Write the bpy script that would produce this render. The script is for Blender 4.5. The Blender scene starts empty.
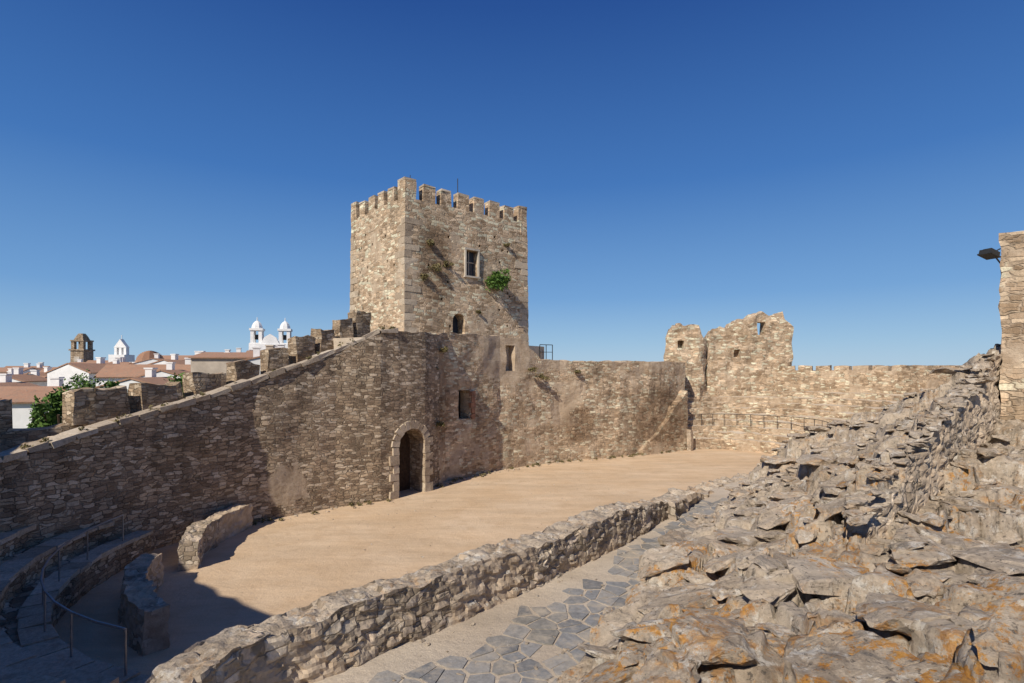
import bpy, bmesh, math, random
from mathutils import Vector, noise, Matrix
random.seed(7)
R=random.random
scene=bpy.context.scene
def V(*a): return Vector(a)

# ------------------------------------------------------------ materials
class NT:
    def __init__(s,name):
        s.m=bpy.data.materials.new(name); s.m.use_nodes=True
        s.t=s.m.node_tree; s.t.nodes.clear()
        s.out=s.n('ShaderNodeOutputMaterial'); s.b=s.n('ShaderNodeBsdfPrincipled')
        s.l(s.b.outputs[0],s.out.inputs[0])
        s.b.inputs['Roughness'].default_value=.9
        try: s.b.inputs['Specular IOR Level'].default_value=.2
        except: pass
        s.tc=s.n('ShaderNodeTexCoord').outputs['Object']
    def n(s,t,**k):
        x=s.t.nodes.new(t)
        for a,b in k.items(): setattr(x,a,b)
        return x
    def l(s,a,b): s.t.links.new(a,b)
    def noise(s,scale,detail=5,rough=.6,vec=None,color=False):
        x=s.n('ShaderNodeTexNoise'); x.inputs['Scale'].default_value=scale
        x.inputs['Detail'].default_value=detail; x.inputs['Roughness'].default_value=rough
        s.l(vec or s.tc,x.inputs['Vector']); return x.outputs['Color' if color else 'Fac']
    def ramp(s,fac,stops,interp='LINEAR'):
        x=s.n('ShaderNodeValToRGB'); cr=x.color_ramp; cr.interpolation=interp
        while len(cr.elements)<len(stops): cr.elements.new(.5)
        for e,(p,c) in zip(cr.elements,stops):
            e.position=p; e.color=(*c,1) if isinstance(c,tuple) else (c,c,c,1)
        s.l(fac,x.inputs[0]); return x.outputs[0]
    def mix(s,f,a,b,mode='MIX'):
        x=s.n('ShaderNodeMix',data_type='RGBA',blend_type=mode)
        for i,v in ((0,f),(6,a),(7,b)):
            if hasattr(v,'is_linked'): s.l(v,x.inputs[i])
            elif isinstance(v,tuple): x.inputs[i].default_value=(*v,1)
            else: x.inputs[i].default_value=v if i==0 else (v,v,v,1)
        return x.outputs[2]
    def math(s,op,a,b=0.):
        x=s.n('ShaderNodeMath',operation=op)
        for i,v in ((0,a),(1,b)):
            if hasattr(v,'is_linked'): s.l(v,x.inputs[i])
            else: x.inputs[i].default_value=v
        return x.outputs[0]
    def mapping(s,scale,rot=(0,0,0),vec=None):
        x=s.n('ShaderNodeMapping'); x.inputs['Scale'].default_value=scale; x.inputs['Rotation'].default_value=rot
        s.l(vec or s.tc,x.inputs[0]); return x.outputs[0]
    def warp(s,amp,scale,vec=None,det=2):
        c=s.noise(scale,det,.5,vec=vec,color=True)
        a=s.n('ShaderNodeVectorMath',operation='SUBTRACT'); s.l(c,a.inputs[0]); a.inputs[1].default_value=(.5,.5,.5)
        b=s.n('ShaderNodeVectorMath',operation='SCALE'); s.l(a.outputs[0],b.inputs[0]); b.inputs['Scale'].default_value=amp
        d=s.n('ShaderNodeVectorMath',operation='ADD'); s.l(vec or s.tc,d.inputs[0]); s.l(b.outputs[0],d.inputs[1])
        return d.outputs[0]
    def vor(s,vec,feature,rnd=1,metric='CHEBYCHEV'):
        x=s.n('ShaderNodeTexVoronoi',feature=feature,distance=metric); x.inputs['Scale'].default_value=1
        x.inputs['Randomness'].default_value=rnd; s.l(vec,x.inputs['Vector']); return x
    def bump(s,h,strength=.5,dist=.05,prev=None):
        x=s.n('ShaderNodeBump'); x.inputs['Strength'].default_value=strength; x.inputs['Distance'].default_value=dist
        s.l(h,x.inputs['Height'])
        if prev: s.l(prev,x.inputs['Normal'])
        return x.outputs[0]
    def dist(s,c,sc=(1,1,1)):
        p=s.n('ShaderNodeVectorMath',operation='SUBTRACT'); s.l(s.tc,p.inputs[0]); p.inputs[1].default_value=c
        q=s.n('ShaderNodeVectorMath',operation='MULTIPLY'); s.l(p.outputs[0],q.inputs[0]); q.inputs[1].default_value=sc
        r=s.n('ShaderNodeVectorMath',operation='LENGTH'); s.l(q.outputs[0],r.inputs[0]); return r.outputs['Value']
    def done(s,col,nrm=None):
        if hasattr(col,'is_linked'): s.l(col,s.b.inputs['Base Color'])
        else: s.b.inputs['Base Color'].default_value=(*col,1)
        if nrm: s.l(nrm,s.b.inputs['Normal'])
        return s.m

def masonry(name,sc=(3.4,3.4,8.5),tones=None,mortar=(.36,.275,.19),bump=1.0,plaster=0.0,dark=.5,bd=.05,spots=(),gain=1.,rotz=.6,pcol=((.36,.27,.185),(.54,.43,.315)),dspots=()):
    t=NT(name)
    tones=tones or [(.25,.175,.11),(.37,.27,.18),(.46,.355,.245),(.32,.235,.155),(.53,.43,.315)]
    tones=[tuple(min(.66,x*gain) for x in c) for c in tones]; mortar=tuple(x*gain for x in mortar)
    w=t.warp(.13,3.,det=3)
    mp=t.mapping(sc,(0,0,0),vec=t.mapping((1,1,1),(0,0,rotz),vec=w))
    vc=t.vor(mp,'F1',.9); v2=t.vor(mp,'F2',.9)
    e0=t.math('SUBTRACT',v2.outputs['Distance'],vc.outputs['Distance'])
    sep=t.n('ShaderNodeSeparateColor'); t.l(vc.outputs['Color'],sep.inputs[0])
    n=len(tones)
    base=t.ramp(sep.outputs[0],[(i/n,c) for i,c in enumerate(tones)],'CONSTANT')
    base=t.mix(1.,base,t.ramp(sep.outputs[1],[(0,.75),(1,1.16)]),'MULTIPLY')
    fine=t.noise(20,5,.72)
    base=t.mix(.8,base,t.ramp(fine,[(.28,.62),(.72,1.35)]),'MULTIPLY')
    edge=t.ramp(e0,[(0,0.),(.13,1.)])
    mcol=t.mix(t.ramp(t.noise(1.7,3),[(.4,0.),(.6,1.)]),tuple(c*.42 for c in mortar),mortar)
    col=t.mix(edge,mcol,base)
    big=t.noise(.45,5,.65)
    col=t.mix(dark,col,t.ramp(big,[(.3,.55),(.5,.97),(.7,1.25)]),'MULTIPLY')
    stk=t.noise(1.,4,.6,vec=t.mapping((1.5,1.5,.16)))
    col=t.mix(.6,col,t.ramp(stk,[(.34,.62),(.5,1.),(.66,1.15)]),'MULTIPLY')
    mid=t.noise(2.9,5,.72)
    col=t.mix(t.ramp(mid,[(.60,0.),(.74,.5)]),col,(.15,.11,.078))
    col=t.mix(t.ramp(mid,[(.28,.5),(.44,0.)]),col,tuple(x*gain for x in (.48,.38,.27)))
    masks=[]
    if plaster>0: masks.append(t.ramp(big,[(.62-plaster,0.),(.66-plaster,.85)]))
    for c,s_,r in spots:
        d=t.math('ADD',t.dist(c,s_),t.math('MULTIPLY',t.math('SUBTRACT',mid,.5),1.6))
        masks.append(t.ramp(t.math('DIVIDE',d,r*2.),[(.44,.9),(.54,0.)]))
    pc=t.mix(t.ramp(mid,[(.35,0.),(.62,1.)]),pcol[1],pcol[0]) if masks else None
    hh=edge
    for pm in masks:
        col=t.mix(pm,col,pc); hh=t.mix(pm,hh,.8)
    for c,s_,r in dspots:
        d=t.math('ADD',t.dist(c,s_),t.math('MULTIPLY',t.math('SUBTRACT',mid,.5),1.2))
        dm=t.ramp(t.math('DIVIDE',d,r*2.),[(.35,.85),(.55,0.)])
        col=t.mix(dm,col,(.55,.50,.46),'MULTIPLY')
    h=t.mix(.4,hh,fine)
    h=t.mix(.25,h,sep.outputs[2])
    return t.done(col,t.bump(h,bump,bd))

M={}
M['wall']=masonry('rubble_masonry')
M['ramp']=masonry('schist_masonry',(3.4,3.4,9.),[(.23,.165,.11),(.37,.275,.185),(.46,.355,.245),(.30,.22,.15),(.54,.44,.325)],(.28,.215,.15),gain=1.08,spots=[((-8.6,20.7,1.2),(1,1,1),.8)])
M['far']=masonry('pale_masonry',(3.1,3.1,8.),None,(.46,.355,.25),gain=1.38,plaster=.08,spots=[((-.35,30.5,6.5),(.75,.75,1),1.6)],dark=.6,dspots=[((10.3,36.6,2.4),(.6,.6,.8),1.8),((-3.4,26.4,4.2),(1,1,.35),1.0),((4.2,33.2,2.2),(.7,.7,.8),1.0)])  # first dark spot: weathering stain plus triangular shadow, both painted into the wall colour
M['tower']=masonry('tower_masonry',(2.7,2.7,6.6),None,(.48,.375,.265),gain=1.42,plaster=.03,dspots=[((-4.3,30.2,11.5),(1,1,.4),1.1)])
M['near']=masonry('near_masonry',(4,4,7.),[(.33,.26,.185),(.43,.34,.25),(.50,.405,.31),(.37,.29,.21),(.57,.48,.37)],(.42,.34,.25),plaster=.12,bump=1.,bd=.03)
M['plaster']=masonry('old_plaster_wall',(3.4,3.4,6.5),[(.34,.265,.19),(.44,.35,.26),(.52,.43,.33),(.38,.30,.22)],(.44,.355,.265),plaster=.10,bump=1.,bd=.04,rotz=.873)

def ashlar(name,c1=(.38,.295,.21),c2=(.56,.465,.35)):
    t=NT(name); isl=t.n('ShaderNodeNewGeometry').outputs['Random Per Island']
    col=t.mix(isl,c1,c2); f=t.noise(16,6,.72)
    col=t.mix(.8,col,t.ramp(f,[(.3,.6),(.7,1.25)]),'MULTIPLY')
    col=t.mix(t.ramp(t.noise(2.5,5),[(.5,0.),(.7,.6)]),col,(.22,.165,.11))
    return t.done(col,t.bump(f,.8,.03))
M['ashlar']=ashlar('ashlar_stone')
M['cap']=ashlar('coping_stone',(.38,.305,.225),(.56,.475,.37))

def sandmat(name,a,b,c):
    t=NT(name)
    col=t.mix(t.ramp(t.noise(.35,5,.6),[(.35,0.),(.65,1.)]),a,b)
    col=t.mix(t.ramp(t.noise(1.6,6,.7),[(.5,0.),(.72,.6)]),col,c)
    st=t.mapping((.25,1.1,1),(0,0,math.radians(-38)))
    col=t.mix(.75,col,t.ramp(t.noise(1.2,5,.7,vec=st),[(.3,.78),(.7,1.14)]),'MULTIPLY')
    f=t.noise(26,5,.75); col=t.mix(.6,col,t.ramp(f,[(.3,.78),(.7,1.16)]),'MULTIPLY')
    col=t.mix(t.ramp(t.noise(55,2,.5),[(.68,0.),(.72,.6)]),col,(.22,.17,.12))
    return t.done(col,t.bump(t.noise(5,8,.78),.8,.05))
M['sand']=sandmat('arena_sand',(.60,.43,.27),(.66,.50,.34),(.50,.345,.21))
M['path']=sandmat('walkway_sand',(.50,.41,.31),(.58,.495,.39),(.41,.33,.245))

def rockmat(name,lich=1.,mask=False):
    t=NT(name)
    w=t.warp(.3,1.5)
    col=t.mix(t.ramp(t.noise(1.1,6,.7,vec=w),[(.36,0.),(.58,1.)]),(.31,.24,.17),(.55,.46,.355))
    f=t.noise(9,9,.76)
    col=t.mix(t.ramp(t.noise(4.5,6,.75),[(.35,.0),(.65,.7)]),col,(.48,.39,.295))
    strat=t.mapping((2.,2.,15),(.10,.06,.3),vec=w)
    sn=t.noise(1.,4,.7,vec=strat)
    col=t.mix(.35,col,t.ramp(sn,[(.3,.65),(.65,1.2)]),'MULTIPLY')
    col=t.mix(.7,col,t.ramp(f,[(.34,.6),(.64,1.25)]),'MULTIPLY')
    col=t.mix(t.ramp(t.noise(3.5,6,.78),[(.55,0.),(.61,.8)]),col,(.65,.60,.52))
    col=t.mix(t.ramp(t.noise(13,4,.7),[(.58,0.),(.65,.85)]),col,(.10,.085,.07))
    col=t.mix(t.ramp(t.noise(2.1,7,.8),[(.57,0.),(.62,.6)]),col,(.20,.18,.155))
    om=t.math('MULTIPLY',t.ramp(t.noise(.8,3,.6),[(.48,0.),(.56,1.)]),t.ramp(t.noise(5.5,8,.82),[(.515,0.),(.555,.95)]))
    if mask:
        m2=t.math('MULTIPLY',t.ramp(t.dist((2.3,3.5,3.6),(.42,.42,.42)),[(.4,1.),(1.,0.)]),t.ramp(t.noise(2.4,8,.8),[(.515,0.),(.55,1.)]))
        om=t.math('MAXIMUM',om,m2)
    lc=t.mix(t.ramp(f,[(.4,0.),(.6,1.)]),(.36,.15,.03),(.62,.30,.05))
    col=t.mix(t.math('MULTIPLY',om,lich),col,lc)
    nr=t.bump(f,1.,.06); nr=t.bump(sn,.5,.05,prev=nr)
    return t.done(col,nr)
M['rock']=rockmat('schist_rock',.9,True); M['rubble']=rockmat('rubble_rock',.35)

def simple(name,c,var=.25,sc=3,rough=.9,metal=0,bump=0):
    t=NT(name); f=t.noise(sc,5,.65)
    col=t.mix(1.,c,t.ramp(f,[(.3,1-var),(.7,1+var)]),'MULTIPLY')
    t.b.inputs['Roughness'].default_value=rough; t.b.inputs['Metallic'].default_value=metal
    return t.done(col,t.bump(f,bump,.02) if bump else None)
M['white']=simple('whitewash',(.76,.75,.73),.1,1.2)
M['ochre']=simple('beige_render',(.42,.36,.29),.2,.8)
def tiles():
    t=NT('clay_roof_tiles'); isl=t.noise(.9,6,.7)
    col=t.mix(isl,(.30,.155,.10),(.44,.27,.18)); col=t.mix(t.ramp(t.noise(3,6,.7),[(.48,0.),(.68,.75)]),col,(.26,.20,.15))
    return t.done(col,t.bump(t.noise(6,3),.5,.08))
M['tile']=tiles()
M['brick']=simple('old_brick',(.30,.16,.10),.4,6)
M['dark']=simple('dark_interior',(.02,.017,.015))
M['glass']=simple('window_glass',(.05,.06,.08),.1,3,.15)
M['wood']=simple('old_wood',(.07,.045,.03),.4,8)
M['metal']=simple('grey_metal',(.30,.31,.32),.2,5,.45,.7)
M['iron']=simple('dark_iron',(.05,.05,.05),.2,5,.5,.5)
M['frame']=simple('window_surround',(.46,.41,.34),.2)
def slate():
    t=NT('slate_flagstone'); isl=t.n('ShaderNodeNewGeometry').outputs['Random Per Island']
    col=t.ramp(isl,[(0,(.17,.165,.16)),(.35,(.23,.23,.23)),(.7,(.31,.29,.265)),(1,(.22,.205,.18))])
    f=t.noise(12,6,.72); col=t.mix(.8,col,t.ramp(f,[(.3,.65),(.7,1.25)]),'MULTIPLY')
    col=t.mix(t.ramp(t.noise(2.2,6,.7),[(.48,0.),(.64,.8)]),col,(.46,.39,.30))
    return t.done(col,t.bump(f,.7,.02))
M['slate']=slate()
def leaf(name,a,b):
    t=NT(name); isl=t.n('ShaderNodeNewGeometry').outputs['Random Per Island']
    t.b.inputs['Roughness'].default_value=.6
    return t.done(t.mix(isl,a,b))
M['leaf']=leaf('green_leaves',(.035,.085,.015),(.12,.20,.04))
M['dry']=leaf('dry_plants',(.09,.08,.03),(.26,.21,.10))
def landmat():
    t=NT('hazed_plain_land')
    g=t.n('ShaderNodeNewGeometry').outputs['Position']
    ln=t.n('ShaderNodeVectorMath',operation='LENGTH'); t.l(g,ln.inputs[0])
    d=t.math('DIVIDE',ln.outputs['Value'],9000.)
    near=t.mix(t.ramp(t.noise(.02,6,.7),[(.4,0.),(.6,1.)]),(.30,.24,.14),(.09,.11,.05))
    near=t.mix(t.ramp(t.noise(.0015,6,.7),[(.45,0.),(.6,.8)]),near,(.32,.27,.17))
    col=t.mix(t.ramp(d,[(0,0.),(.06,.25),(.35,.8),(1,1.)]),near,(.22,.31,.42))  # far ground turns blue-grey with distance: aerial haze put into the colour
    return t.done(col)
M['land']=landmat()

# ------------------------------------------------------------ mesh builder
class B:
    def __init__(s): s.v=[]; s.f=[]
    def box(s,c,ax,ay,az,sx,sy,sz,j=0):
        i=len(s.v); c=Vector(c)
        for dx in(-.5,.5):
            for dy in(-.5,.5):
                for dz in(-.5,.5):
                    s.v.append(c+ax*dx*sx+ay*dy*sy+az*dz*sz+Vector((R()-.5,R()-.5,R()-.5))*j)
        for q in((0,1,3,2),(4,6,7,5),(0,4,5,1),(2,3,7,6),(0,2,6,4),(1,5,7,3)): s.f.append([i+k for k in q])
    def prism(s,poly,d):
        i=len(s.v); n=len(poly)
        s.v+=[Vector(p) for p in poly]+[Vector(p)+d for p in poly]
        s.f.append([i+k for k in range(n)][::-1]); s.f.append([i+n+k for k in range(n)])
        for k in range(n): s.f.append([i+k,i+(k+1)%n,i+n+(k+1)%n,i+n+k])
    def tube(s,pts,r,n=6):
        pts=[Vector(p) for p in pts]
        for a,b in zip(pts,pts[1:]):
            d=(b-a).normalized(); u=d.cross(V(0,0,1)); u=u.normalized() if u.length>.01 else V(1,0,0); w=d.cross(u)
            s.prism([a+u*math.cos(t)*r+w*math.sin(t)*r for t in[2*math.pi*k/n for k in range(n)]],b-a)
    def obj(s,name,mat,parent=None,smooth=False,recalc=True,topmat=None,tz=.6):
        me=bpy.data.meshes.new(name); me.from_pydata([tuple(v) for v in s.v],[],s.f)
        if recalc:
            bm=bmesh.new(); bm.from_mesh(me); bmesh.ops.recalc_face_normals(bm,faces=bm.faces); bm.to_mesh(me); bm.free()
        me.materials.append(M[mat] if isinstance(mat,str) else mat)
        if topmat:
            me.materials.append(M[topmat]); 
            for p in me.polygons:
                if p.normal.z>tz: p.material_index=1
        if smooth: me.polygons.foreach_set('use_smooth',[True]*len(me.polygons))
        o=bpy.data.objects.new(name,me); scene.collection.objects.link(o)
        if parent: o.parent=parent
        return o
def empty(name,loc=(0,0,0)):
    e=bpy.data.objects.new(name,None); scene.collection.objects.link(e); return e
Z=V(0,0,1)

def resample(pts,res):
    out=[]
    for a,b in zip(pts,pts[1:]):
        L=math.hypot(b[0]-a[0],b[1]-a[1]); n=max(1,round(L/res))
        for k in range(n):
            t=k/n; out.append([a[i]+(b[i]-a[i])*t for i in range(len(a))])
    out.append(list(pts[-1])); return out
def bulge(p,s,amp):
    d,q=noise.voronoi(Vector((p.x*s,p.y*s,p.z*s*2.1)))
    e=min(1.,(d[1]-d[0])*4)
    return amp*(e-.6)+amp*1.4*(noise.cell(q[0]*7.3)-.5)
def wall(b,pts,th,res=.35,jit=.05,top=.10,side=1,stone=0,sscale=3.,batter=0):
    st=resample(pts,res); n=len(st)
    H=max(p[3]-p[2] for p in st); nz=max(1,round(H/res)); nt=max(1,round(th/res))
    rings=[]
    for i,p in enumerate(st):
        a=st[max(0,i-1)]; c=st[min(n-1,i+1)]
        d=V(c[0]-a[0],c[1]-a[1],0).normalized(); nn=V(-d.y,d.x,0)*side
        zb,zt=p[2],p[3]; ring=[]
        zt+=top*(noise.noise(V(p[0]*1.3,p[1]*1.3,5.))+.7*noise.noise(V(p[0]*4.1,p[1]*4.1,9.)))
        for k in range(nz+1):
            ring.append((V(p[0],p[1],zb+(zt-zb)*k/nz)-nn*batter*(1-k/nz),-nn))
        for k in range(1,nt):
            ring.append((V(p[0],p[1],zt)+nn*th*k/nt,Z))
        for k in range(nz,-1,-1):
            ring.append((V(p[0],p[1],zb+(zt-zb)*k/nz)+nn*th,nn))
        o=[]
        for q,nv in ring:
            q=q+noise.noise_vector(q*1.1)*jit
            if stone: q=q+nv*bulge(q,sscale,stone)+noise.noise_vector(q*9)*stone*.8
            o.append(q)
        rings.append(o)
    base=len(b.v); m=len(rings[0])
    for r in rings: b.v+=r
    for i in range(n-1):
        for k in range(m):
            k2=(k+1)%m
            b.f.append([base+i*m+k,base+(i+1)*m+k,base+(i+1)*m+k2,base+i*m+k2])
    b.f.append([base+k for k in range(m)]); b.f.append([base+(n-1)*m+k for k in range(m)][::-1])
def arch_poly(c,dx,w,h,n=10):
    c=Vector(c); P=[c-dx*w/2,c+dx*w/2]
    for k in range(n+1):
        a=math.pi*k/n; P.append(c+dx*math.cos(a)*w/2+Z*(h-w/2+math.sin(a)*w/2))
    return P
def cut(o,cb):
    c=cb.obj('cutter','dark')
    m=o.modifiers.new('b','BOOLEAN'); m.object=c; m.operation='DIFFERENCE'; m.solver='EXACT'
    dg=bpy.context.evaluated_depsgraph_get(); me=bpy.data.meshes.new_from_object(o.evaluated_get(dg))
    o.modifiers.clear(); o.data=me; bpy.data.objects.remove(c)
def hull_rock(b,c,r,flat=.5,rot=0,sub=1,j=.06,tilt=.25):
    bm=bmesh.new(); ca,sa=math.cos(rot),math.sin(rot)
    sx,sy=r*(.8+.6*R()),r*(.55+.45*R())
    for _ in range(15):
        a=R()*6.283; k=.75+.25*R(); zz=(R()-.5)*1.3*r*flat
        v=Vector((math.cos(a)*sx*k,math.sin(a)*sy*k,max(-.5*r*flat,min(.5*r*flat,zz))))
        bm.verts.new((v.x*ca-v.y*sa,v.x*sa+v.y*ca,v.z))
    g=bmesh.ops.convex_hull(bm,input=bm.verts)
    bmesh.ops.delete(bm,geom=list({x for x in g['geom_interior']+g['geom_unused'] if isinstance(x,bmesh.types.BMVert)}),context='VERTS')
    if sub: bmesh.ops.triangulate(bm,faces=bm.faces); bmesh.ops.subdivide_edges(bm,edges=bm.edges,cuts=sub,use_grid_fill=True)
    c=Vector(c); t=Vector((R()-.5,R()-.5,0))*tilt
    i=len(b.v); bm.verts.index_update()
    for v in bm.verts:
        p=v.co.copy(); p.z+=p.x*t.x+p.y*t.y
        b.v.append(p+c+noise.noise_vector((p+c)*3.5/max(r,.15))*r*j*2+noise.noise_vector((p+c)*12)*.02*min(1,r*3))
    for f in bm.faces: b.f.append([i+v.index for v in f.verts])
    bm.free()
def leaves(b,c,rad,n,size,clumps=9):
    c=Vector(c); cs=[]
    for _ in range(clumps):
        v=Vector((R()-.5,R()-.5,R()-.5)).normalized()*(R()**.4)*.75
        cs.append((Vector((v.x*rad[0],v.y*rad[1],v.z*rad[2])),.25+.3*R()))
    for _ in range(n):
        q,cr=random.choice(cs); v=Vector((R()-.5,R()-.5,R()-.5)).normalized()*cr*(.4+.6*R())
        p=c+q+Vector((v.x*rad[0],v.y*rad[1],v.z*rad[2]))
        u=Vector((R()-.5,R()-.5,R()-.5)).normalized(); w=u.cross(Vector((R()-.5,R()-.5,R()-.5))).normalized()
        s=size*(.6+.8*R()); i=len(b.v)
        b.v+=[p-u*s,p+w*s*.45,p+u*s,p-w*s*.45]; b.f.append([i,i+1,i+2,i+3])

# ------------------------------------------------------------ terrain
b=B()
def terr(x,y):
    ax,ay=-80,80; t=max(0,min(1,((x)*ax+(y-20)*ay)/(ax*ax+ay*ay)))
    d=math.hypot(x-ax*t,y-20-ay*t)
    k=max(0,min(1,(d-42)/260)); k=k*k*(3-2*k)
    return -1.2+1.8*t-k*70+ (noise.noise(V(x*.01,y*.01,0))*6*min(1,k*3))
rr=[0]; s=6.
while rr[-1]<32000: rr.append(rr[-1]+s); s=s*1.0 if rr[-1]<300 else s*1.25
gr=[-r for r in rr[:0:-1]]+rr; n=len(gr)
for y in gr:
    for x in gr: b.v.append(V(x,y,terr(x,y)))
for j in range(n-1):
    for i in range(n-1): b.f.append([j*n+i,j*n+i+1,j*n+n+i+1,j*n+n+i])
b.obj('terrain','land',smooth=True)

poly=[(-14.5,7),(-13.4,14.5),(-11.2,18.8),(-8,22.6),(-5.2,24.9),(-4,27.3),(-1,30.7),(2.5,33.3),(6.5,35.3),(9.7,36.9),(12,39),(15.5,39.2),(18.3,37.5),(18.8,34),(14.5,27),(9,18.5),(4,14),(2.2,11),(-1.2,7.2),(-3.2,5.4),(-6,4.5),(-11,4.5)]
b=B(); b.v=[V(x,y,0) for x,y in poly]; b.f=[list(range(len(poly)))]
b.obj('sand_arena_floor','sand')

# ------------------------------------------------------------ ramp wall + far wall
front=[(-14,9,-1,3.0),(-13,11.6,-1,3.1),(-12.5,13.2,-1,3.35),(-11.8,15.3,-1,3.84),(-11.1,17,-1,4.25),(-10.3,18.45,-1,4.65),(-9.5,19.7,-1,5.1),(-8.2,21.05,-1,5.76),(-7.2,22,-1,6.3),(-5.6,23.0,-1,7.2),(-4.98,23.6,-1,7.3),(-4,24.8,-1,7.32),(-3.55,26.2,-1,7.35)]
b=B(); wall(b,front,1.1,res=.28,jit=.07,top=.07)
rw=b.obj('ramp_wall','ramp',smooth=False)
dd=V(.632,.775,0); dn=V(.775,-.632,0); dc=V(-4.49,24.2,0)
cb=B(); P=arch_poly(dc+dn*.6-Z*.02,dd,1.5,2.95,12); cb.prism(P,-dn*1.9); cut(rw,cb)
b=B(); st=resample(front[1:11],.62)
for a,c in zip(st,st[1:]):
    A=V(a[0],a[1],a[3]);C=V(c[0],c[1],c[3]); d=(C-A); L=d.length; d.normalize(); nn=V(-d.y,d.x,0).normalized(); up=d.cross(nn)
    if up.z<0: up=-up
    b.box((A+C)/2+nn*(.22+.04*R())+up*(.03+.05*R()),d,nn,up,L*(.9+.08*R()),.5+.12*R(),.16,.07)
b.obj('ramp_coping','cap')
pe=empty('arched_stone_doorway')
b=B()
for sgn in(-1,1):
    z=.0; k=0
    while z<2.15:
        h=.32+.12*R(); w=.30 if k%2 else .48
        b.box(dc+dd*sgn*(.745+w/2)+dn*(-.12)+Z*(z+h/2),dd,dn,Z,w,.34,h-.02,.03); z+=h;k+=1
for k in range(11):
    a=math.pi*(k+.5)/11; rad=dd*math.cos(a)+Z*math.sin(a); tan=dd*-math.sin(a)+Z*math.cos(a)
    b.box(dc+Z*2.24+rad*.92+dn*-.12,rad,tan,dn,.30+.12*R(),.24,.34,.03)
b.obj('voussoirs','ashlar',pe)
b=B()
for k in range(8): b.box(dc-dn*1.05+dd*(-.7+.2*k)+Z*1.5,dd,dn,Z,.19,.06,3.1,.0)
b.obj('plank_door','wood',pe)
b=B(); b.box(dc-dn*1.14+Z*1.5,dd,dn,Z,2,.05,3.3); b.obj('passage_back','dark',pe)  # near-black panel, painted darkness standing in for the unlit passage

far=[(-3.55,26.2,-1,7.35),(-3.3,27,-1,7.5),(-.67,30.2,-1,7.5),(.75,31.3,-1,7.35),(1.0,31.5,-1,6.95),(1.35,31.8,-1,6.7),(1.7,32.05,-1,6.25),(2.9,32.9,-1,6.18),(6.95,34.8,-1,6.15),(10,36.6,-1,6.15),(12.4,38.7,-1,6.1),(12.8,41,-1,6.1)]
b=B(); wall(b,far,1.2,res=.35,jit=.12,top=.10)
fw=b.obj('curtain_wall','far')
fd=V(2.63,3.2,0).normalized(); fn=V(fd.y,-fd.x,0)
cb=B()
c1=V(-.10,30.67,5.55); c2=V(-2.45,28.05,3.05)
for c,w,h in((c1,.62,1.45),(c2,.85,1.5)):
    cb.prism([c-fd*w/2+fn*.5,c+fd*w/2+fn*.5,c+fd*w/2+fn*.5+Z*h,c-fd*w/2+fn*.5+Z*h],-fn*1.3)
cut(fw,cb)
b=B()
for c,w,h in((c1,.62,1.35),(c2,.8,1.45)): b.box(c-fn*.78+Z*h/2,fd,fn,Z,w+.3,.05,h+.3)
b.obj('dark_recesses','dark',fw)  # near-black panels behind the cuts, shade of the interior put into colour
b=B()
for k in range(5): b.box(c2+fd*(.45+.12)+fn*.0+Z*(.1+.30*k),fd,fn,Z,.2+.2*R(),.16,.27,.05)
b.obj('brick_jamb','brick',fw)
b=B(); wall(b,[(8.6,35.4,-.3,.3),(10,36.2,-.3,1.6),(11.2,37.0,-.3,3.0),(12.3,37.85,-.3,4.2)],.9,res=.2,jit=.07,top=.2)
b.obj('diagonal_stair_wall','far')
b=B(); dk=[(-5.6,23.4),(-4.6,24.6),(-3.9,27),(-1,30.6),(.9,31.9),(2,33.5),(1.5,35.5),(-2,33),(-6,30),(-9.5,33),(-10.5,32),(-9,25)]
b.prism([V(x,y,5) for x,y in dk],Z*2.05); b.obj('tower_terrace','path')

e=empty('battlement_wall')
ob=[(-18,11,-3,3.3),(-14.7,15.5,-3,3.75),(-13.2,17.5,-3,4.05),(-12.4,19,-3,4.2),(-11.3,20.5,-3,4.55),(-10.4,21.8,-3,4.9),(-9.2,23.1,-3,5.6),(-8.4,24.2,-3,6.3),(-7.75,25.2,-3,6.9),(-7.1,26.1,-3,7.2),(-6.4,27.5,-3,7.3)]
b=B(); wall(b,ob,.75,res=.3,jit=.07,top=.08); b.obj('parapet','wall',e)
b=B()
for (x,y,ztop,L,zb) in[(-17.2,12.1,4.35,1.5,3.2),(-15.2,14.9,4.68,2.1,3.5),(-13.25,17.4,5.0,1.5,3.9),(-12.3,18.95,5.15,1.35,4.0),(-11.4,20.35,5.5,1.15,4.3),(-10.55,21.6,5.95,1.05,4.7),(-9.75,22.5,6.5,.85,5.2),(-8.95,23.45,7.0,.9,5.6),(-8.3,24.35,7.5,.75,6.),(-7.72,25.25,8.05,.75,6.6),(-7.15,26.1,8.45,.8,6.9)]:
    i=min(range(len(ob)-1),key=lambda k:math.hypot((ob[k][0]+ob[k+1][0])/2-x,(ob[k][1]+ob[k+1][1])/2-y))
    d=V(ob[i+1][0]-ob[i][0],ob[i+1][1]-ob[i][1],0).normalized()
    p=V(x,y,0)+V(d.y,-d.x,0)*.02; a=p-d*L/2; c=p+d*L/2
    wall(b,[(a.x,a.y,zb,ztop-.05),(c.x,c.y,zb,ztop)],.72,res=.2,jit=.12,top=.15)
b.obj('merlons','wall',e)
b=B(); A=resample([p for p in front[1:11]],.9); Nn=len(A); Ob=resample(ob[:],.2)
for i,p in enumerate(A):
    q=Ob[int(i/(Nn-1)*(len(Ob)-1)*.93)+0]
    b.v+=[V(p[0]-.2,p[1]+.2,p[3]-.85),V(q[0]-.3,q[1]+.3,p[3]-.85)]
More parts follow.
